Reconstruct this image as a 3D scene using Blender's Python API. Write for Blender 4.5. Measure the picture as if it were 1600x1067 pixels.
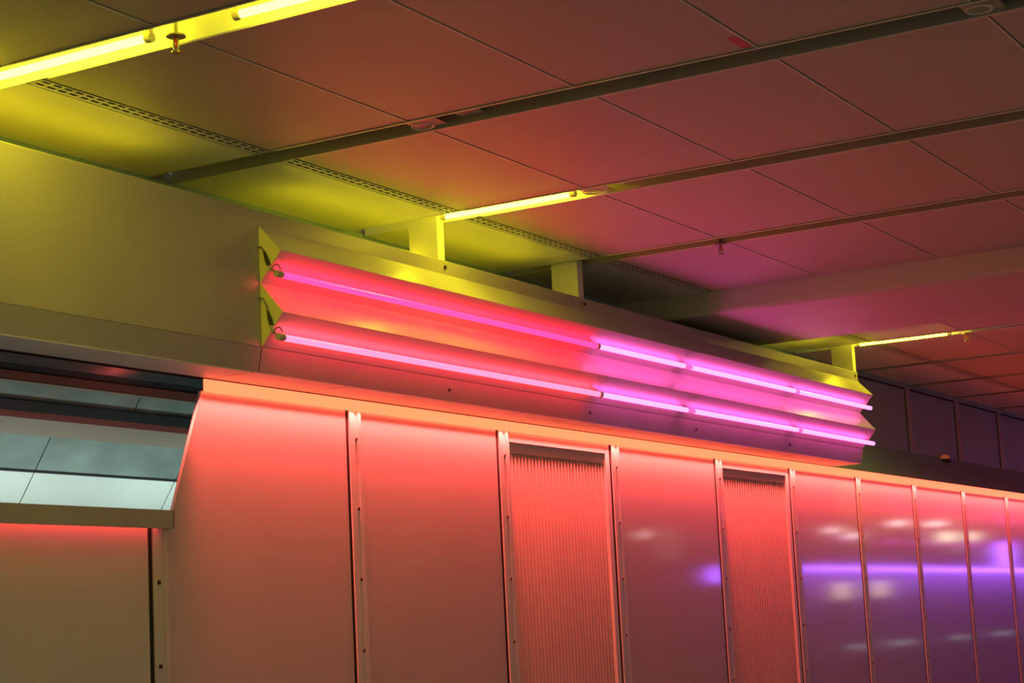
import bpy, bmesh, math, random
from mathutils import Vector, Matrix
random.seed(4)
D = bpy.data
for o in list(D.objects): D.objects.remove(o)
scn = bpy.context.scene
COL = scn.collection

# ---------------------------------------------------------------- units
# everything is laid out in 0.4 m steps measured from the camera: x along the wall, y into the wall, z up
S, EYE = 0.4, 1.6
def V(x, y, z): return Vector((x*S, y*S, z*S + EYE))

# ---------------------------------------------------------------- camera
cam_d = D.cameras.new('camera'); cam = D.objects.new('camera', cam_d); COL.objects.link(cam)
yaw, pit, rol = math.radians(60.2), math.radians(8.79), math.radians(-2.894)
f = Vector((math.sin(yaw)*math.cos(pit), math.cos(yaw)*math.cos(pit), math.sin(pit)))
r0 = Vector((math.cos(yaw), -math.sin(yaw), 0)); u0 = r0.cross(f)
R = math.cos(rol)*r0 + math.sin(rol)*u0; U = -math.sin(rol)*r0 + math.cos(rol)*u0
cam.matrix_world = Matrix(((R.x, U.x, -f.x, 0), (R.y, U.y, -f.y, 0), (R.z, U.z, -f.z, EYE), (0, 0, 0, 1)))
cam_d.sensor_width = 36; cam_d.lens = 2932*36/1600; cam_d.clip_end = 500
scn.camera = cam

# ---------------------------------------------------------------- world, view
w = D.worlds.new('dim_hall_air'); scn.world = w; w.use_nodes = True
w.node_tree.nodes['Background'].inputs[0].default_value = (.97, 1.0, .78, 1)
w.node_tree.nodes['Background'].inputs[1].default_value = 0.11
vs = scn.view_settings
vs.view_transform = 'Standard'; vs.look = 'None'; vs.gamma = 1; vs.exposure = 0; vs.use_curve_mapping = False
scn.cycles.max_bounces = 8; scn.cycles.diffuse_bounces = 5

# light levels
L_YEL = 50; L_PINK = 10.5; L_VIO = 7.0; P_COVE = 188; P_INNER = 4.0; P_HALL = 32

def area(name, loc, size, size_y, direction, power, color, spread=180):
    d = D.lights.new(name, 'AREA'); d.shape = 'RECTANGLE'; d.size = size; d.size_y = size_y
    d.energy = power; d.color = color; d.spread = math.radians(spread)
    o = D.objects.new(name, d); COL.objects.link(o); o.location = loc
    z = -Vector(direction).normalized(); x = Vector((1, 0, 0)); y = z.cross(x).normalized(); x = y.cross(z)
    o.matrix_world = Matrix(((x.x, y.x, z.x, loc[0]), (x.y, y.y, z.y, loc[1]), (x.z, y.z, z.z, loc[2]), (0, 0, 0, 1)))
    return o
# red led line tucked behind the lip of the cornice, washing down the panels
area('cove_light', V(35.3, 9.973, 2.16), 46.6*S, .012*S, (0, -.02, -1), P_COVE, (1, .080, .070), 34)
# the same behind the lip of the ledge
area('cove_light', V(6.8, 9.945, 1.075), 9.6*S, .012*S, (0, .35, -1), 1.6, (1, .06, .05), 70)
# greenish white lamp inside the room behind the opening
area('inner_room_light', V(11.0, 10.22, 0.0), 9*S, .3*S, (0, .42, 1), P_INNER, (.8, 1, .93), 52)
# two unseen fill lamps, added for soft neutral light in the hall
area('hall_fill_light', V(8, -3, 3.9), 10*S, 2*S, (0, .2, -1), P_HALL, (1, .93, .78))
area('hall_fill_light', V(16, 1, 3.95), 4*S, 1.5*S, (.3, -.3, -1), P_HALL*.8, (.85, 1, .85), 140)
# violet wall washer on the far side of the hall
area('violet_wash', V(88, -5.85, 1.72), 44*S, .1*S, (0, -.22, -1), 90, (.28, .10, 1), 90)

# ---------------------------------------------------------------- materials
def nodes(name):
    m = D.materials.new(name); m.use_nodes = True
    return m, m.node_tree.nodes, m.node_tree.links, m.node_tree.nodes['Principled BSDF']
def paint(name, col, rough=.5, metal=0, var=.06, scale=3, coat=0, coat_rough=.1, bump=0, bump_scale=200, spec=.5, stretch=(1, 1, 1)):
    m, n, l, b = nodes(name)
    tc = n.new('ShaderNodeTexCoord'); mp = n.new('ShaderNodeMapping'); mp.inputs['Scale'].default_value = stretch
    l.new(tc.outputs['Object'], mp.inputs[0])
    ns = n.new('ShaderNodeTexNoise'); ns.inputs['Scale'].default_value = scale; ns.inputs['Detail'].default_value = 5
    l.new(mp.outputs[0], ns.inputs['Vector'])
    cr = n.new('ShaderNodeValToRGB')
    cr.color_ramp.elements[0].position = .3; cr.color_ramp.elements[1].position = .7
    cr.color_ramp.elements[0].color = (*[c*(1-var) for c in col], 1); cr.color_ramp.elements[1].color = (*[min(1, c*(1+var)) for c in col], 1)
    l.new(ns.outputs['Fac'], cr.inputs[0]); l.new(cr.outputs[0], b.inputs['Base Color'])
    b.inputs['Roughness'].default_value = rough; b.inputs['Metallic'].default_value = metal
    b.inputs['Specular IOR Level'].default_value = spec
    b.inputs['Coat IOR'].default_value = 1.7; b.inputs['Coat Weight'].default_value = coat; b.inputs['Coat Roughness'].default_value = coat_rough
    if bump:
        n2 = n.new('ShaderNodeTexNoise'); n2.inputs['Scale'].default_value = bump_scale; l.new(mp.outputs[0], n2.inputs['Vector'])
        bp = n.new('ShaderNodeBump'); bp.inputs['Strength'].default_value = bump; bp.inputs['Distance'].default_value = .002
        l.new(n2.outputs['Fac'], bp.inputs['Height']); l.new(bp.outputs[0], b.inputs['Normal'])
    return m
def perforated(name, col, rough=.6):
    # fine dot pattern of a perforated metal ceiling tile
    m, n, l, b = nodes(name)
    tc = n.new('ShaderNodeTexCoord')
    vo = n.new('ShaderNodeTexVoronoi'); vo.inputs['Scale'].default_value = 110; vo.inputs['Randomness'].default_value = 0
    l.new(tc.outputs['Object'], vo.inputs['Vector'])
    cr = n.new('ShaderNodeValToRGB'); cr.color_ramp.elements[0].position = .28; cr.color_ramp.elements[1].position = .36
    cr.color_ramp.elements[0].color = (*[c*.45 for c in col], 1); cr.color_ramp.elements[1].color = (*col, 1)
    l.new(vo.outputs['Distance'], cr.inputs[0]); l.new(cr.outputs[0], b.inputs['Base Color'])
    b.inputs['Roughness'].default_value = rough
    return m
def glow(name, col, strength, base=(.8, .8, .8)):
    m, n, l, b = nodes(name)
    b.inputs['Base Color'].default_value = (*base, 1)
    b.inputs['Emission Color'].default_value = (*col, 1); b.inputs['Emission Strength'].default_value = strength
    b.inputs['Roughness'].default_value = .3
    return m
M = {
 'ceil': perforated('perforated_ceiling_metal', (.50, .47, .42), .5),
 'strip': paint('smooth_ceiling_metal', (.86, .84, .78), .35, var=.03),
 'bulk': paint('bulkhead_paint', (.52, .48, .46), .5, var=.03),
 'rim': paint('ceiling_edge_metal', (.8, .76, .7), .35, var=.03),
 'slot': paint('channel_metal', (.40, .41, .34), .45, var=.05),
 'slotw': paint('lit_channel_white', (.9, .9, .88), .4, var=.02),
 'black': paint('black_gap', (.012, .01, .01), .8),
 'fascia': paint('fascia_painted_metal', (.46, .43, .385), .42, var=.03, bump=.08, bump_scale=300),
 'panel': paint('glossy_wall_panel', (.66, .60, .55), .32, var=.02, coat=1, coat_rough=.07),
 'panel_dull': paint('matt_wall_panel', (.70, .66, .56), .42, var=.03, bump=.1, bump_scale=400),
 'post': paint('divider_metal', (.80, .74, .68), .36, var=.03),
 'ribbed': paint('ribbed_door_sheet', (.62, .50, .44), .4, var=.04),
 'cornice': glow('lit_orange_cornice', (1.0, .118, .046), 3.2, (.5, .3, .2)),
 'soffit': paint('soffit_metal', (.80, .74, .70), .5, var=.02),
 'bevel': paint('dark_blue_grey_metal', (.24, .44, .78), .5, var=.05),
 'backpanel': paint('grey_glossy_panel', (.27, .40, .34), .4, var=.05, coat=.15, coat_rough=.15),
 'refl': paint('reflector_sheet', (.70, .68, .66), .3, metal=.2, var=.03, stretch=(.2, 3, 3)),
 'plate': paint('end_plate_metal', (1.0, .97, .36), .5, var=.01),
 'post_hang': paint('hanger_metal', (.84, .82, .76), .45, var=.02),
 'yel': glow('yellow_fluorescent_tube', (1.0, .86, .012), L_YEL, (.5, .5, .4)),
 'yel_far': glow('yellow_fluorescent_tube_far', (1.0, .88, .012), L_YEL),
 'yel_up': glow('yellow_added_uplight', (1.0, .80, .006), L_YEL*.12, (.5, .5, .4)),
 'pink': glow('pink_neon_tube', (1.0, .009, .048), L_PINK, (.25, .05, .12)),
 'pink2': glow('pale_pink_neon_tube', (1.0, .035, .066), L_PINK*1.05, (.25, .08, .12)),
 'violet': glow('violet_neon_tube', (1.0, .085, .44), L_VIO, (.3, .1, .3)),
 'sleeve': glow('dim_pink_sleeve', (1.0, .12, .55), 1.0),
 'cap': paint('lamp_holder_plastic', (.62, .56, .44), .5),
 'alu': paint('aluminium_rail', (.74, .72, .70), .4),
 'dark': paint('dark_rubber', (.03, .03, .028), .5),
 'cable': paint('grey_cable', (.30, .27, .18), .5),
 'brass': paint('bronze_metal', (.30, .26, .18), .35, metal=.8),
 'bulb': paint('red_glass_bulb', (.75, .02, .02), .1),
 'screw': paint('rusty_screw', (.10, .045, .04), .5, metal=.4),
 'redsticker': paint('red_sticker_film', (.62, .03, .04), .4),
 'ink': paint('faded_print', (.55, .18, .17), .5),
 'steel': paint('dark_polished_steel', (.20, .24, .28), .22, metal=.8, var=.2, scale=2, stretch=(.6, 4, 4)),
 'blackmetal': paint('black_beam_metal', (.02, .02, .024), .4),
 'redmetal': paint('dark_red_metal', (.16, .035, .028), .4),
 'cream': paint('cream_rail', (.30, .25, .20), .5),
 'glassgrey': paint('grey_green_glazing', (.24, .30, .28), .2, var=.22, scale=5, coat=.7, coat_rough=.05, stretch=(1.0, 1, 2.2)),
 'pale': paint('pale_panel', (.70, .76, .72), .4, var=.12, scale=2.2),
 'floor': paint('terrazzo_floor', (.20, .30, .25), .35, var=.15, scale=40),
 'far': paint('far_wall_paint', (.42, .36, .42), .6),
 'orange': glow('orange_lens', (1.0, .25, .08), .15, (.8, .25, .1)),
 'uv': glow('violet_led', (.30, .10, 1.0), 26),
 'white': glow('white_downlight', (1.0, .85, .8), 14),
 'warm': glow('warm_window_light', (1.0, .75, .42), 3.2),
 'green': glow('green_sign_light', (.15, 1.0, .45), 2.2),
 'screen': glow('pale_screen_light', (1.0, .95, .62), 6),
 'counter': glow('counter_light_white', (.8, .95, 1.0), 1.6),
 'haze': glow('dim_lit_doorway', (.9, .8, .75), .28),
 'magenta': glow('magenta_sign_light', (.55, .06, .60), 6),
}

# ---------------------------------------------------------------- mesh helpers (coordinates in steps)
class MB:
    def __init__(s): s.bm = bmesh.new()
    def box(s, x0, x1, y0, y1, z0, z1):
        vs_ = [s.bm.verts.new(V(x, y, z)) for x in (x0, x1) for y in (y0, y1) for z in (z0, z1)]
        for q in ((0, 1, 3, 2), (4, 6, 7, 5), (0, 4, 5, 1), (2, 3, 7, 6), (0, 2, 6, 4), (1, 5, 7, 3)):
            s.bm.faces.new([vs_[i] for i in q])
        return s
    def prism_x(s, prof, x0, x1):           # closed profile [(y,z)] pushed along x
        a = [s.bm.verts.new(V(x0, y, z)) for y, z in prof]; b = [s.bm.verts.new(V(x1, y, z)) for y, z in prof]
        n = len(prof)
        for i in range(n): s.bm.faces.new((a[i], a[(i+1) % n], b[(i+1) % n], b[i]))
        s.bm.faces.new(a[::-1]); s.bm.faces.new(b)
        return s
    def prism_y(s, prof, y0, y1):           # closed profile [(x,z)] pushed along y
        a = [s.bm.verts.new(V(x, y0, z)) for x, z in prof]; b = [s.bm.verts.new(V(x, y1, z)) for x, z in prof]
        n = len(prof)
        for i in range(n): s.bm.faces.new((a[i], a[(i+1) % n], b[(i+1) % n], b[i]))
        s.bm.faces.new(a[::-1]); s.bm.faces.new(b)
        return s
    def tube(s, pts, r, seg=16, cap=True, rs=None):   # round bar through points
        P = [V(*p) for p in pts]; rings = []
        for i, p in enumerate(P):
            t = (P[min(i+1, len(P)-1)] - P[max(i-1, 0)]).normalized()
            up = Vector((0, 0, 1)) if abs(t.z) < .9 else Vector((1, 0, 0))
            a = t.cross(up).normalized(); b = t.cross(a).normalized(); rr = (rs[i] if rs else r)*S
            rings.append([s.bm.verts.new(p + a*rr*math.cos(2*math.pi*k/seg) + b*rr*math.sin(2*math.pi*k/seg)) for k in range(seg)])
        for i in range(len(rings)-1):
            for k in range(seg): s.bm.faces.new((rings[i][k], rings[i][(k+1) % seg], rings[i+1][(k+1) % seg], rings[i+1][k]))
        if cap: s.bm.faces.new(rings[0][::-1]); s.bm.faces.new(rings[-1])
        return s
    def lathe_z(s, x, y, prof, seg=28):     # profile [(r,z)] turned about a vertical axis
        rings = [[s.bm.verts.new(V(x + r*math.cos(2*math.pi*k/seg), y + r*math.sin(2*math.pi*k/seg), z)) for k in range(seg)] for r, z in prof]
        for i in range(len(rings)-1):
            for k in range(seg): s.bm.faces.new((rings[i][k], rings[i][(k+1) % seg], rings[i+1][(k+1) % seg], rings[i+1][k]))
        s.bm.faces.new(rings[0][::-1]); s.bm.faces.new(rings[-1])
        return s
    def ring_z(s, x, y, R_, r, z, seg=40):  # flat torus
        for k in range(seg):
            pass
        rings = []
        for k in range(seg):
            a = 2*math.pi*k/seg
            rings.append([s.bm.verts.new(V(x+(R_+r*math.cos(b))*math.cos(a), y+(R_+r*math.cos(b))*math.sin(a), z+r*math.sin(b))) for b in [2*math.pi*j/8 for j in range(8)]])
        for k in range(seg):
            A, B = rings[k], rings[(k+1) % seg]
            for j in range(8): s.bm.faces.new((A[j], B[j], B[(j+1) % 8], A[(j+1) % 8]))
        return s
    def build(s, name, mat, parent=None, bevel=0, smooth=False):
        bmesh.ops.recalc_face_normals(s.bm, faces=s.bm.faces)
        me = D.meshes.new(name); 
        if smooth:
            for fc in s.bm.faces: fc.smooth = True
        s.bm.to_mesh(me); s.bm.free(); me.materials.append(M[mat] if isinstance(mat, str) else mat)
        o = D.objects.new(name, me); COL.objects.link(o)
        if smooth: 
            try: me.set_sharp_from_angle(angle=math.radians(40))
            except Exception: pass
        if parent is not None:
            o.parent = parent; o.matrix_parent_inverse = parent.matrix_basis.inverted()
        if bevel:
            b = o.modifiers.new('bevel', 'BEVEL'); b.width = bevel*S; b.segments = 2; b.limit_method = 'ANGLE'
        return o
def empty(name, loc=(0, 0, 0)):
    o = D.objects.new(name, None); COL.objects.link(o); o.location = V(*loc); o.empty_display_size = .1
    bpy.context.view_layer.update(); return o
def struct(o): o['kind'] = 'structure'; return o
def tag(o, label, cat, group=None):
    o['label'] = label; o['category'] = cat
    if group: o['group'] = group
    return o

# ================================================================ THE SHELL
Yw, Yf, Yb, ZC = 10.0, 9.523, 10.5, 4.03
X0, X1 = -6.0, 112.0
struct(MB().box(X0, X1, -6.4, 14, -4.1, -4.0).build('floor', 'floor'))

# ---- ceiling: slots every ~3 steps, tiles 1.5 deep between them
slots = [(.20, .53), (3.18, 3.51), (6.16, 6.49), (9.13, 9.51), (12.14, 12.47), (15.11, 15.43), (18.08, 18.38)]
slots_r = [(26.85, 27.10), (29.82, 30.06), (32.65, 32.88), (35.3, 35.52)]
x = 38.1
while x < X1 - 3: slots_r.append((x, x+.23)); x += 2.75
allslots = slots + slots_r
seams = [-5.75, -4.25, -2.75, -1.25, .25, 1.75, 3.25, 4.80, 6.30, 7.79, 9.17]
spans = []
prev = X0
for a, b in slots: spans.append((prev, a)); prev = b
spans.append((prev, 21.05)); spans.append((24.05, slots_r[0][0])); prev = slots_r[0][1]
for a, b in slots_r[1:]: spans.append((prev, a)); prev = b
spans.append((prev, X1))
c = MB()
for a, b in spans:
    for y0, y1 in zip(seams[:-1], seams[1:]):
        c.box(a, b, y0+.006, y1-.006, ZC, ZC+.045)
ceiling = struct(c.build('ceiling', 'ceil', bevel=.004))
rail = MB(); gap = MB()
for a, b in spans:
    gap.box(a, b, -5.75, 9.17, ZC+.05, ZC+.07)
    for y in seams[1:-1]: rail.box(a, b, y+.008, y+.020, ZC-.004, ZC+.02)
rail.build('tile_seam', 'rim', ceiling)
gap.build('backing', 'black', ceiling)
c = MB()
for a, b in spans: c.box(a, b, 9.34, Yb-.02, ZC, ZC+.05)
c.build('wall_side_strip', 'strip', ceiling)
for a, b in allslots:
    lit = a in (9.13, 15.11, 26.85)
    cut = {9.13: 3.6, 15.11: 7.72, 26.85: 7.72}.get(a)
    if cut:
        cl_ = MB(); cl_.box(a+.001, a+.014, cut, Yb-.02, ZC-.006, ZC+.36); cl_.box(b-.014, b-.001, cut, Yb-.02, ZC-.006, ZC+.36); cl_.box(a+.014, b-.014, cut, Yb-.02, ZC+.34, ZC+.36)
        cl_.build('lamp_channel', 'slotw', ceiling)  # lit stretch: the lamp's light is put into a paler channel colour
    ye = cut if cut else Yb-.02
    ch = MB()
    ch.box(a+.001, a+.014, -5.75, ye, ZC-.006, ZC+.36); ch.box(b-.014, b-.001, -5.75, ye, ZC-.006, ZC+.36)
    ch.box(a+.014, b-.014, -5.75, ye, ZC+.34, ZC+.36)
    ch.build('ceiling_channel', 'slot', ceiling)
    if a < 40:
        ed = MB(); ed.box(a-.012, a+.004, -5.75, 9.1, ZC-.012, ZC-.006); ed.box(b-.004, b+.012, -5.75, 9.1, ZC-.012, ZC-.006)
        ed.build('channel_edge', 'rim', ceiling)
# broad dropped bulkhead with rounded lower edges
prof = [(21.05, ZC+.05), (21.05, 3.80)]
for k in range(6):
    t = math.pi/2*k/5; prof.append((21.05+.06*(1-math.cos(t)), 3.80-.06*math.sin(t)))
for k in range(6):
    t = math.pi/2*k/5; prof.append((24.05-.06*(1-math.sin(t)), 3.80-.06*math.cos(t)))
prof.append((24.05, ZC+.05))
MB().prism_y(prof, -5.75, Yb-.02).build('bulkhead', 'bulk', ceiling)

# ---- upper back wall with glossy panels
FX1 = 27.05
wb = struct(empty('wall_back', (20, Yb, 2.8)))
MB().box(X0, 60, Yb+.04, Yb+.12, 2.35, ZC+.1).box(X0, FX1+.1, 9.99, Yb+.12, 2.34, 2.42).build('backing', 'fascia', wb)  # low second box is added unseen, stops inner lamp light leaking upwards
MB().box(X0, 60, Yb, Yb+.04, 3.955, ZC+.02).build('head_rail', 'backpanel', wb)
cols = [29.45, 32.35, 35.27, 38.15, 41.0, 43.9, 46.8, 49.7, 52.6, 55.5]
prevx = X0
for cx in cols:
    lo = max(prevx, 12)
    MB().box(lo+.01, cx-.03, Yb+.012, Yb+.04, 2.3, 3.925).build('wall_panel', 'backpanel', wb, bevel=.004)
    MB().box(cx-.03, cx, Yb+.009, Yb+.04, 2.3, 3.93).build('joint', 'black', wb)
    MB().box(lo, cx-.02, Yb+.006, Yb+.04, 3.925, 3.955).build('joint', 'black', wb)
    p = MB().box(cx, cx+.23, Yb-.01, Yb+.04, 2.3, 3.97).build('divider_post', 'fascia', wb, bevel=.004)
    if 30 < cx < 40:
        for z in (2.95, 3.45): MB().tube([(cx+.11, Yb-.02, z), (cx+.11, Yb, z)], .013, 8).build('screw', 'screw', p)
    prevx = cx+.23

# ---- boxed fascia in front of it, its lower band and soffit
FX1 = 27.05
fa = struct(MB().prism_x([(9.502, 2.456), (9.502, 3.615), (9.51, 3.625), (9.99, 3.625), (9.99, 2.456)], X0, FX1).build('trim_1', 'fascia'))
MB().prism_x([(9.504, 2.453), (9.55, 2.245), (9.99, 2.245), (9.99, 2.453)], X0, FX1).build('lower_band', 'fascia', fa)
jb = MB()
jb.prism_x([(9.502, 2.453), (9.548, 2.245), (9.6, 2.245), (9.6, 2.453)], 12.389, 12.396)
jb.build('joint', 'black', fa)
for sx in (15.34, 18.24, 26.93): MB().tube([(sx, 9.485, 3.555), (sx, 9.503, 3.555)], .02, 10).build('screw', 'screw', fa)
for sx in (15.36, 18.28, 21.08, 24.15): MB().tube([(sx, 9.515, 2.35), (sx, 9.54, 2.35)], .017, 10).build('screw', 'screw', fa)
for xa, xb in ((7.8, 11.4), (13.2, 17.6), (25.0, 26.2)):  # unseen tubes added on the box top to brighten the ceiling strip
    MB().tube([(xa, 9.80, 3.675), (xb, 9.80, 3.675)], .028, 12).build('added_uplight_tube', 'yel_up', fa, smooth=True)
so = struct(MB().box(X0, 12.30, 9.55, Yw-.001, 2.236, 2.245).box(12.318, FX1, 9.55, Yw-.001, 2.236, 2.245).build('trim_2', 'soffit'))
j = MB(); j.box(12.30, 12.318, 9.55, Yw, 2.238, 2.245)
div = [14.296, 17.04, 19.644, 22.635, 25.231, 27.973, 30.716, 33.506, 36.325, 39.1, 41.9, 44.7, 47.5, 50.3, 53.1, 55.9, 58.7]
for dx in div[:5]: j.box(dx-.62, dx-.61, 9.55, Yw, 2.2355, 2.24)
j.build('joint', 'redmetal', so)
# sloping dark face above the cornice, right of the fascia
struct(MB().prism_x([(10.0, 2.225), (10.5, 2.80), (10.52, 2.80), (10.52, 2.225)], FX1-.3, 60).build('trim_3', 'bevel'))

# ---- the lower wall: panels, divider posts, ribbed doors, lit cornice
wall = struct(empty('wall_right', (20, Yw, -4)))
def panel(x0, x1, z1=2.12, mat='panel', name='wall_panel', zz0=-4.0):
    return MB().box(x0, x1, Yw, Yw+.03, zz0, z1).build(name, mat, wall)
# first panel has the raked edge of the opening
bm = MB(); prof = [(11.72, -4.0), (11.72, .95), (11.76, .97), (11.80, 1.11), (11.931, 1.44), (12.064, 1.781), (12.196, 2.12), (14.27, 2.12), (14.27, -4.0)]
bm.prism_y(prof, Yw, Yw+.03).build('wall_panel', 'panel', wall)
doors = {1: 'door_1', 3: 'door_2'}
for i, dx in enumerate(div[:-1]):
    nx = div[i+1]
    a, b = dx+.235, nx-.028
    if i in doors:
        dr = struct(empty(doors[i], (dx+.2, Yw, -4)))
        fr = MB(); zt = 2.005
        fr.box(a-.02, a+.015, Yw, Yw+.08, -4, 2.12); fr.box(b-.10, b, Yw, Yw+.08, -4, 2.12); fr.box(a+.015, b-.10, Yw, Yw+.08, zt, 2.12)
        fr.build('door_frame', 'post', dr, bevel=.004)
        rb = MB(); w0, w1 = a+.016, b-.101; n = 30 if i == 1 else 28
        pr = []
        for k in range(n):
            xa = w0+(w1-w0)*k/n; st = (w1-w0)/n
            pr += [(xa, .052), (xa+st*.12, .032), (xa+st*.55, .032), (xa+st*.67, .052)]
        pr.append((w1, .052))
        lo = [rb.bm.verts.new(V(px, Yw+py, -4)) for px, py in pr]; hi = [rb.bm.verts.new(V(px, Yw+py, 1.90)) for px, py in pr]
        for k in range(len(pr)-1): rb.bm.faces.new((lo[k], lo[k+1], hi[k+1], hi[k]))
        rb.build('ribbed_sheet', 'ribbed', dr)
        MB().box(w0, w1, Yw+.028, Yw+.09, 1.895, zt).build('head_recess', 'post', dr)
    else:
        panel(a, b)
for i, dx in enumerate(div):
    MB().box(dx-.027, dx+.02, Yw+.003, Yw+.03, -4, 2.12).build('joint', 'black', wall)
    p = MB()
    p.box(dx+.02, dx+.10, Yw-.012, Yw+.03, -4, 2.12); p.box(dx+.155, dx+.215, Yw-.012, Yw+.03, -4, 2.12); p.box(dx+.10, dx+.155, Yw-.008, Yw+.03, -4, 2.12)
    p = p.build('divider_post', 'post', wall, bevel=.003)
    MB().box(dx+.215, dx+.235, Yw+.005, Yw+.03, -4, 2.12).build('joint', 'post', wall)
    for k in range(6 if i < 9 else 0):
        z = 1.855-.652*k
        if z < -1.7: break
        MB().tube([(dx+.125, Yw-.018, z), (dx+.125, Yw-.002, z)], .016, 10).build('screw', 'screw', p)
# cornice: lit lip with joints
cn = MB(); xs = [12.172]+[dx+.13 for dx in div]
for a, b in zip(xs[:-1], xs[1:]): cn.box(a+.004, b-.004, 9.950, 9.960, 2.109, 2.214)
cn.build('cornice', 'cornice', wall)
MB().box(12.225, xs[-1], 9.985, 10.0, 2.12, 2.225).build('cornice_back', 'post', wall)
# ---- left: lower matt wall, its post, and the ledge under the opening
wl = struct(empty('wall_left', (8, Yw, -4)))
for a, b in ((X0, 2.9), (3.2, 5.8), (6.05, 8.62), (8.86, 11.49)):
    MB().box(a, b, Yw, Yw+.03, -4, .97).build('wall_panel', 'panel_dull', wl)
for dx in (2.9, 5.8, 8.62, 11.52):
    MB().box(dx-.03, dx+.02, Yw+.003, Yw+.03, -4, .97).build('joint', 'black', wl)
    p = MB(); p.box(dx+.02, dx+.06, Yw-.012, Yw+.03, -4, .97); p.box(dx+.06, dx+.15, Yw-.004, Yw+.03, -4, .97); p.box(dx+.15, dx+.195, Yw-.012, Yw+.03, -4, .97)
    p = p.build('divider_post', 'panel_dull', wl, bevel=.003)
    for k in range(3): MB().tube([(dx+.08, Yw-.02, .53-.66*k), (dx+.08, Yw-.002, .53-.66*k)], .017, 10).build('screw', 'screw', p)
lg = MB(); lg.prism_x([(9.90, .952), (9.90, 1.100), (10.06, 1.100), (10.06, 1.085), (9.92, 1.085), (9.92, .952)], X0, 11.70)
lg.box(11.685, 11.70, 9.90, 10.0, .952, 1.10)
struct(lg.build('trim_4', 'fascia', bevel=.003))

# ---- seen through the opening: overhanging glazed slope with rails
def slope(n, t, off=0):   # point at fraction along the slope, off = towards the viewer
    y0, z0, y1, z1 = 10.30, 2.3225, 11.40, .7275
    L = math.hypot(y1-y0, z1-z0); ux, uz = (y1-y0)/L, (z1-z0)/L
    return (y0+ux*t+uz*off, z0+uz*t-ux*off)
def tz(z): return (2.3225-z)*math.hypot(1.1, 1.595)/1.595
def slab(z0, z1, off0, off1, mat, name, parent, xs=((4, 18),)):
    m = MB()
    for xa, xb in xs: m.prism_x([slope(0, tz(z0), off1), slope(0, tz(z1), off1), slope(0, tz(z1), off0), slope(0, tz(z0), off0)], xa, xb)
    return m.build(name, mat, parent)
ir = struct(empty('wall_inner', (11, 10.6, 1.0)))
slab(2.42, .4, -.08, -.05, 'black', 'backing', ir)
slab(2.42, 2.298, -.05, .0, 'redmetal', 'upper_rail', ir)
slab(2.298, 2.235, -.02, .03, 'steel', 'steel_rail', ir)
slab(2.235, 2.176, -.04, -.0, 'blackmetal', 'black_rail', ir)  # beam of black metal
slab(2.176, 2.115, -.03, .012, 'redmetal', 'red_rail', ir)
slab(2.115, 2.100, -.03, .018, 'cream', 'bead', ir)
slab(2.100, 1.985, -.05, 0, 'glassgrey', 'narrow_glazing', ir, ((4, 8.2), (8.214, 11.955), (11.969, 18)))
slab(1.985, 1.91, -.04, .03, 'blackmetal', 'black_rail', ir)
slab(1.91, 1.86, -.03, .02, 'redmetal', 'red_rail', ir)
slab(1.86, 1.738, -.03, .012, 'cream', 'cream_rail', ir)
jx = ((4, 7.7), (7.71, 9.42), (9.43, 11.155), (11.167, 12.88), (12.892, 14.6), (14.61, 18))
slab(1.738, 1.48, -.05, 0, 'glassgrey', 'wide_glazing', ir, jx)
slab(1.48, 1.465, -.04, .008, 'blackmetal', 'bead', ir)
slab(1.465, .5, -.05, 0, 'pale', 'pale_panel', ir, jx)
MB().box(3.9, 4.0, 10.05, 13, -4, 3).box(16.6, 16.7, 10.05, 13, -4, 2.3).box(4, 16.6, 12.9, 13, -4, 3).build('enclosure', 'far', ir)

# ---- far side of the hall (seen mirrored in the glossy panels)
struct(MB().box(X0, X1, -6.4, -6.12, -4, ZC+.4).build('wall_front', 'far'))
struct(MB().box(X1, X1+.2, -6.4, 14, -4, ZC+.5).build('wall_far', 'far'))

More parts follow.
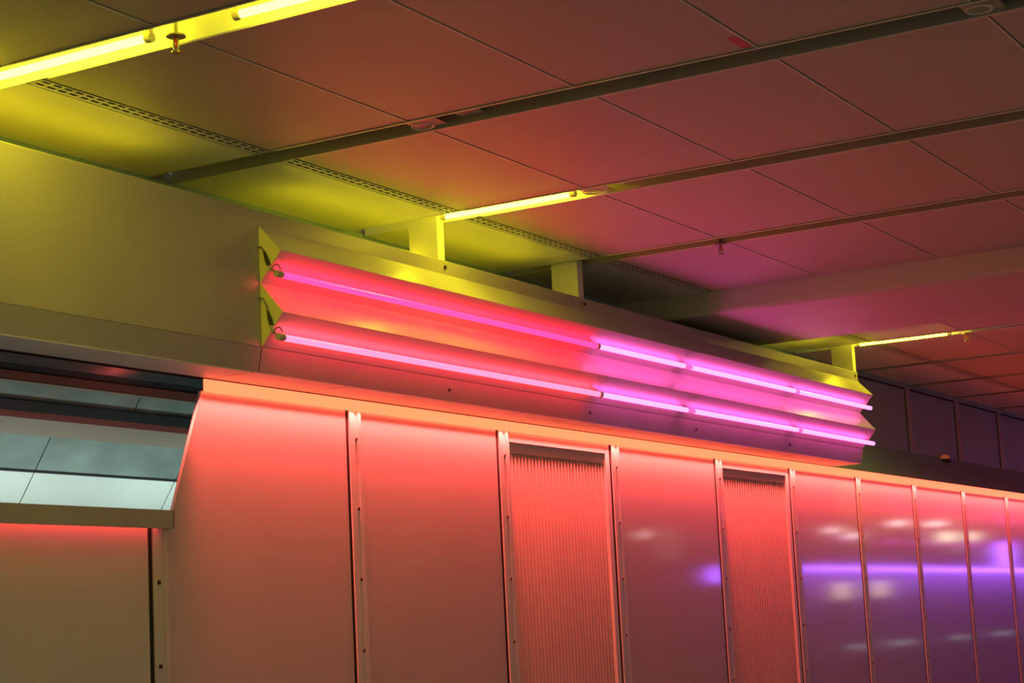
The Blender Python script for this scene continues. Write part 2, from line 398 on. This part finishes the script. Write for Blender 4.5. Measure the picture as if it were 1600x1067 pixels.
# ================================================================ THINGS
# ---- the neon fixture
NX0, NX1 = 12.392, 27.0
neon = tag(empty('neon_light_fixture', (NX0, 9.5, 2.45)), 'long zigzag wall light with two rows of glowing pink and violet neon tubes', 'neon light')
zz = [(9.497, 3.482), (9.27, 3.246), (9.497, 2.996), (9.27, 2.722), (9.497, 2.458)]
back = [(9.4999, 2.458), (9.4999, 3.482)]
for (a, b, nm) in ((NX0+.004, 18.05, 'reflector'), (18.056, NX1, 'reflector')):
    MB().prism_x(zz+back, a, b).build(nm, 'refl', neon, bevel=.002)
for ex in (NX0-.008, NX1):
    for tri in ((zz[0], zz[1], zz[2]), (zz[2], zz[3], zz[4])):
        MB().prism_x(list(tri), ex, ex+.010).build('end_plate', 'plate', neon)
for zt, pm, row in ((3.055, 'pink', 'upper'), (2.520, 'pink2', 'lower')):
    yt = 9.33
    def bar(xa, xb, mat, r=.029, label=None):
        o = MB().tube([(xa, yt, zt), (xa+.012, yt, zt), (xb-.012, yt, zt), (xb, yt, zt)], r, 16, rs=[r*.6, r, r, r*.6]).build('neon_tube', mat, neon, smooth=True)
        if label: o['label'] = label
        return o
    bar(12.47, 18.15, pm, label='%s pink neon tube' % row)
    bar(18.26, 20.42, 'violet', label='%s violet neon tube, short left length' % row)
    bar(20.62, 23.98, 'violet', label='%s violet neon tube, middle length' % row)
    bar(24.12, 27.04, 'violet', label='%s violet neon tube, right length' % row)
    for sx0, sx1 in ((20.42, 20.62), (23.98, 24.12)): MB().tube([(sx0, yt, zt), (sx1, yt, zt)], .027, 12).build('tube_sleeve', 'sleeve', neon, smooth=True)
    def cap(xa, xb, r=.034): return MB().tube([(xa, yt, zt), (xb, yt, zt)], r, 14).build('end_cap', 'cap', neon, bevel=.004, smooth=True)
    cap(12.385, 12.47, .030); cap(18.15, 18.20)
    for sx in (12.40, 18.18, 20.52, 24.05, 26.9):
        MB().tube([(sx, yt+.02, zt+.02), (sx, 9.40, zt+.06), (sx, 9.395, zt+.075)], .011, 8).build('tube_clip', 'cap', neon, smooth=True)
    if row == 'upper':
        cab = [(9.50, 3.302), (9.456, 3.292), (9.43, 3.25)]; con = [(9.43, 3.25), (9.405, 3.18), (9.385, 3.125)]; cuff = [(9.385, 3.125), (9.365, 3.075)]
    else:
        cab = [(9.50, 2.868), (9.455, 2.852), (9.42, 2.79), (9.41, 2.74)]; con = [(9.41, 2.74), (9.39, 2.67), (9.375, 2.615)]; cuff = [(9.375, 2.615), (9.36, 2.55)]
    MB().tube([(12.365, *p) for p in cab], .008, 8).build('cable', 'cable', neon, smooth=True)
    MB().tube([(12.365, *p) for p in con], .019, 10, rs=[.010, .019, .017]).build('connector', 'dark', neon, smooth=True)
    MB().tube([(12.365, *p) for p in cuff], .015, 10).build('cable_cuff', 'cap', neon, smooth=True)
    MB().tube([(12.35, 9.35, zt+.03), (12.38, 9.34, zt+.075), (12.43, 9.34, zt+.085), (12.47, 9.34, zt+.05)], .007, 8).build('cable', 'cable', neon, smooth=True)

# ---- hanger plates from the ceiling to the fascia
for hx, lab in ((15.262, 'yellow-lit metal hanger plate right under the left end of the short middle ceiling tube'),
                (18.165, 'metal hanger plate with a bright yellow side and dark front edge, middle one'),
                (26.945, 'yellow-lit metal hanger plate at the far right end of the zigzag light')):
    h = tag(empty('hanger_plate', (hx, 9.6, 3.63)), lab, 'bracket', 'hanger plates between ceiling and fascia')
    MB().box(hx, hx+.008, 9.524, 9.85, 3.626, ZC+.10).build('side_plate', 'post_hang', h)
    MB().box(hx+.008, hx+.125, 9.524, 9.532, 3.626, ZC+.10).build('front_flange', 'post_hang', h)

# ---- fluorescent lamps in the ceiling slots
def lamp(xc, y0, y1, label, zt=ZC+.004, mat='yel', capfar=True):
    t = tag(empty('fluorescent_lamp', (xc, (y0+y1)/2, ZC+.1)), label, 'lamp', 'yellow tube lamps in the ceiling slots')
    MB().tube([(xc, y0, zt), (xc, y1, zt)], .028, 16).build('tube', mat, t, smooth=True)
    for a, b in ((y0-.055, y0), (y1, y1+.055)):
        MB().tube([(xc, a, zt), (xc, b, zt)], .036, 16).build('end_cap', 'cap', t, bevel=.004, smooth=True)
        MB().box(xc-.02, xc+.02, min(a, b)+.01, max(a, b)-.01, zt+.02, ZC+.30).build('lamp_holder', 'cap', t)
    MB().box(xc-.05, xc+.05, y0-.05, y1+.05, ZC+.27, ZC+.335).build('batten', 'slotw', t, bevel=.006)
    return t
lamp(9.30, 8.02, 9.55, 'yellow glowing ceiling tube running out of the left edge of the photo')
lamp(9.30, 5.75, 7.22, 'yellow glowing ceiling tube at the top edge, nearest the camera')
lamp(15.25, 8.02, 9.40, 'short yellow glowing ceiling tube above the middle of the zigzag light')
lamp(26.99, 8.05, 9.40, 'small yellow glowing ceiling tube at the far right end of the zigzag light')

# ---- sprinklers and cover rings in the slots
def sprinkler(x, y, label, k=1.0):
    t = tag(empty('sprinkler', (x, y, ZC)), label, 'sprinkler', 'fire sprinklers under the ceiling')
    z = ZC-.02
    MB().lathe_z(x, y, [(.03, z+.012), (.062*k, z+.008), (.066*k, z), (.066*k, z-.006), (.02, z-.006)]).build('escutcheon', 'brass', t, smooth=True)
    MB().tube([(x, y, z+.01), (x, y, z+.25)], .014, 12).build('pipe', 'brass', t, smooth=True)
    fr = MB()
    for s_ in (-1, 1): fr.tube([(x, y+s_*.012, z-.005), (x, y+s_*.021, z-.03), (x, y+s_*.021, z-.075), (x, y+s_*.008, z-.105)], .0055, 8)
    fr.build('frame', 'brass', t, smooth=True)
    MB().tube([(x, y, z-.006), (x, y, z-.03), (x, y, z-.06), (x, y, z-.075)], .009, 10, rs=[.006, .010, .009, .006]).build('glass_bulb', 'bulb', t, smooth=True)
    MB().lathe_z(x, y, [(.012, z-.104), (.033*k, z-.106), (.033*k, z-.116), (.01, z-.118)]).build('deflector', 'brass', t, smooth=True)
sprinkler(9.33, 7.79, 'bronze sprinkler with red glass bulb beside the large yellow tube, top left')
sprinkler(18.36, 7.87, 'small dark sprinkler under the pink-lit ceiling, right of the middle tube')
sprinkler(27.1, 7.80, 'tiny sprinkler at the right tip of the far right yellow tube')
for i, (x, y, lab) in enumerate(((12.31, 7.77, 'round cover ring in the dark ceiling slot, left one under the olive-brown tiles'),
                  (15.27, 7.80, 'round cover ring in the ceiling slot at the right tip of the middle yellow tube'),
                  (12.31, 3.26, 'round cover ring in the ceiling slot at the top right corner'))):
    t = tag(empty('cover_ring', (x, y, ZC)), lab, 'cover ring', 'round cover rings in the ceiling slots')
    MB().box(x-.15, x+.15, y-.15, y+.12, ZC+.02, ZC+.028).build('cover_plate', 'slot', t)
    MB().ring_z(x, y, .088, .007, ZC-.008).build('ring', 'rim', t, smooth=True)
    MB().box(x-.15, x+.15, y-.50, y-.28, ZC+.05, ZC+.06).build('connector_plate', 'slot', t)

# ---- linear air vents
vn = ['at the far left, starting beside the large yellow tube', 'between the left cover-ring slot and the middle yellow tube',
      'from the middle yellow tube to the middle hanger plate', 'between the middle hanger plate and the dropped bulkhead',
      'just left of the far right yellow tube', 'right of the far right yellow tube', 'second from the far right yellow tube, over the grey wall',
      'third from the far right yellow tube, by the right photo edge']
vspans = [(9.53, 12.12), (12.49, 15.09), (15.45, 18.06), (18.40, 21.03), (24.07, 26.83), (27.12, 29.80), (30.08, 32.63), (32.90, 35.28)]
for (a, b), nm in zip(vspans, vn):
    t = tag(empty('air_vent', (a, 9.25, ZC)), 'slotted linear ceiling vent ' + nm, 'air vent', 'slotted air vents along the ceiling')
    MB().box(a, b, 9.175, 9.335, ZC+.003, ZC+.04).build('duct', 'black', t)
    rl = MB()
    for y0, y1 in ((9.178, 9.190), (9.224, 9.250), (9.284, 9.316), (9.328, 9.336)): rl.box(a, b, y0, y1, ZC-.004, ZC+.001)
    n = int((b-a)/.112)
    for k in range(n):
        xa = a+(b-a)*k/n
        for y0, y1 in ((9.190, 9.224), (9.250, 9.284)): rl.box(xa, xa+.028, y0, y1, ZC-.003, ZC+.001)
    rl.build('grille', 'alu', t)
for (a, b) in [sp for sp in spans if sp not in []]:
    if a >= 35 or a < 9: MB().box(a, b, 9.175, 9.335, ZC-.002, ZC+.03).build('vent_blank', 'alu', ceiling)
for a, b in ((24.05, 24.07),): pass

# ---- red sticker on a tile
t = tag(empty('sticker', (12.0, 4.83, ZC)), 'small red printed sticker on a brown ceiling tile near the top edge', 'sticker')
MB().box(11.80, 12.09, 4.835, 4.905, ZC-.0035, ZC-.0005).build('label_film', 'redsticker', t)
st = MB()
for k in range(5): st.box(11.85+.045*k, 11.862+.045*k, 4.855, 4.885, ZC-.0045, ZC-.0036)
st.build('print', 'ink', t)
# ---- orange dome lamp behind the sloping face
t = tag(empty('beacon_lamp', (34.1, 10.42, 2.80)), 'small orange dome lamp at the foot of the grey panels, right', 'lamp')
MB().lathe_z(34.1, 10.42, [(.09, 2.76), (.09, 2.79), (.075, 2.82), (.04, 2.845), (.01, 2.85)]).build('lens', 'orange', t, smooth=True)
MB().lathe_z(34.1, 10.42, [(.11, 2.70), (.11, 2.762), (.05, 2.763)]).build('base', 'dark', t)

# ---- lights of the far side of the hall
def hall(name, mat, x, z, w_, h_, label, cat, group=None, dy=0.0):
    t = tag(empty(name, (x, -6+dy, z)), label, cat, group)
    MB().box(x-w_/2, x+w_/2, -6.0+dy, -5.98+dy, z-h_/2, z+h_/2).build('lit_face', mat, t)
    MB().box(x-w_/2-.05, x+w_/2+.05, -6.08+dy, -6.001+dy, z-h_/2-.03, z+h_/2+.03).build('housing', 'dark', t)
t = tag(empty('light_strip', (66, -5.9, 1.8)), 'long violet light strip across the hall, mirrored in the right panels', 'light strip')
MB().tube([(66, -5.9, 1.8), (110, -5.9, 1.8)], .05, 10).build('tube', 'uv', t)
MB().box(66, 110, -6.11, -5.80, 1.90, 1.95).build('housing', 'dark', t)
hall('light_strip', 'uv', 58.2, 1.55, .5, .5, 'short violet light across the hall, mirrored beside the right ribbed door', 'light strip')
hall('light_strip', 'uv', 93.5, 2.6, 1.1, 1.2, 'upright violet light across the hall, mirrored at the right edge', 'light strip')
for i, (x, z, w_, h_) in enumerate(((53.0, 2.81, .35, .12), (69.7, 3.3, 1.0, .12), (71.9, 3.12, .9, .14), (77.6, 3.75, 1.6, .12), (82.8, 3.85, 1.9, .12))):
    hall('downlight', 'white', x, z, w_, h_, 'white lamp across the hall, mirrored in the glossy panels, number %s from left' % ('one', 'two', 'three', 'four', 'five')[i], 'lamp', 'white lamps across the hall')
hall('lit_screen', 'screen', 84.3, 3.3, 1.9, .45, 'bright yellow-white screen across the hall, mirrored left of a post', 'screen')
hall('lit_screen', 'screen', 88.3, 3.38, 1.4, .40, 'bright yellow-white screen across the hall, mirrored right of a post', 'screen')
hall('lit_doorway', 'haze', 54.9, 2.55, 1.8, 1.0, 'dim pale doorway across the hall, mirrored between the two ribbed doors', 'doorway', dy=-.02)
hall('lit_window', 'warm', 70.2, .95, 1.5, .65, 'left warm shop window across the hall, mirrored low in a panel', 'window')
hall('lit_window', 'warm', 74.7, 1.0, 1.5, .65, 'right warm shop window across the hall, mirrored low in a panel', 'window')
for x, l_ in ((85.7, 'left'), (90.9, 'middle'), (96.5, 'right')): hall('exit_light', 'green', x, 2.68, .7, .12, '%s small green light across the hall, mirrored in the panels' % l_, 'sign light', 'green lights across the hall')
for i, (x, z) in enumerate(((70.9, 2.98), (76.4, 2.95), (80.2, 3.0), (83, 3.0), (86.3, 2.93), (88.8, 3.05))):
    hall('sign_light', 'magenta', x, z, 1.0, .14, 'purple oval sign light across the hall, %s from the left' % ('first', 'second', 'third', 'fourth', 'fifth', 'sixth')[i], 'sign light', 'purple sign lights across the hall')
for i, (x, w_) in enumerate(((71.5, 1.8), (76.8, 3.0), (85, 2), (92, 2.4))):
    hall('counter_light', 'counter', x, -1.25, w_, .12, 'low white counter light across the hall, %s from the left' % ('first', 'second', 'third', 'fourth')[i], 'lamp', 'low counter lights across the hall')
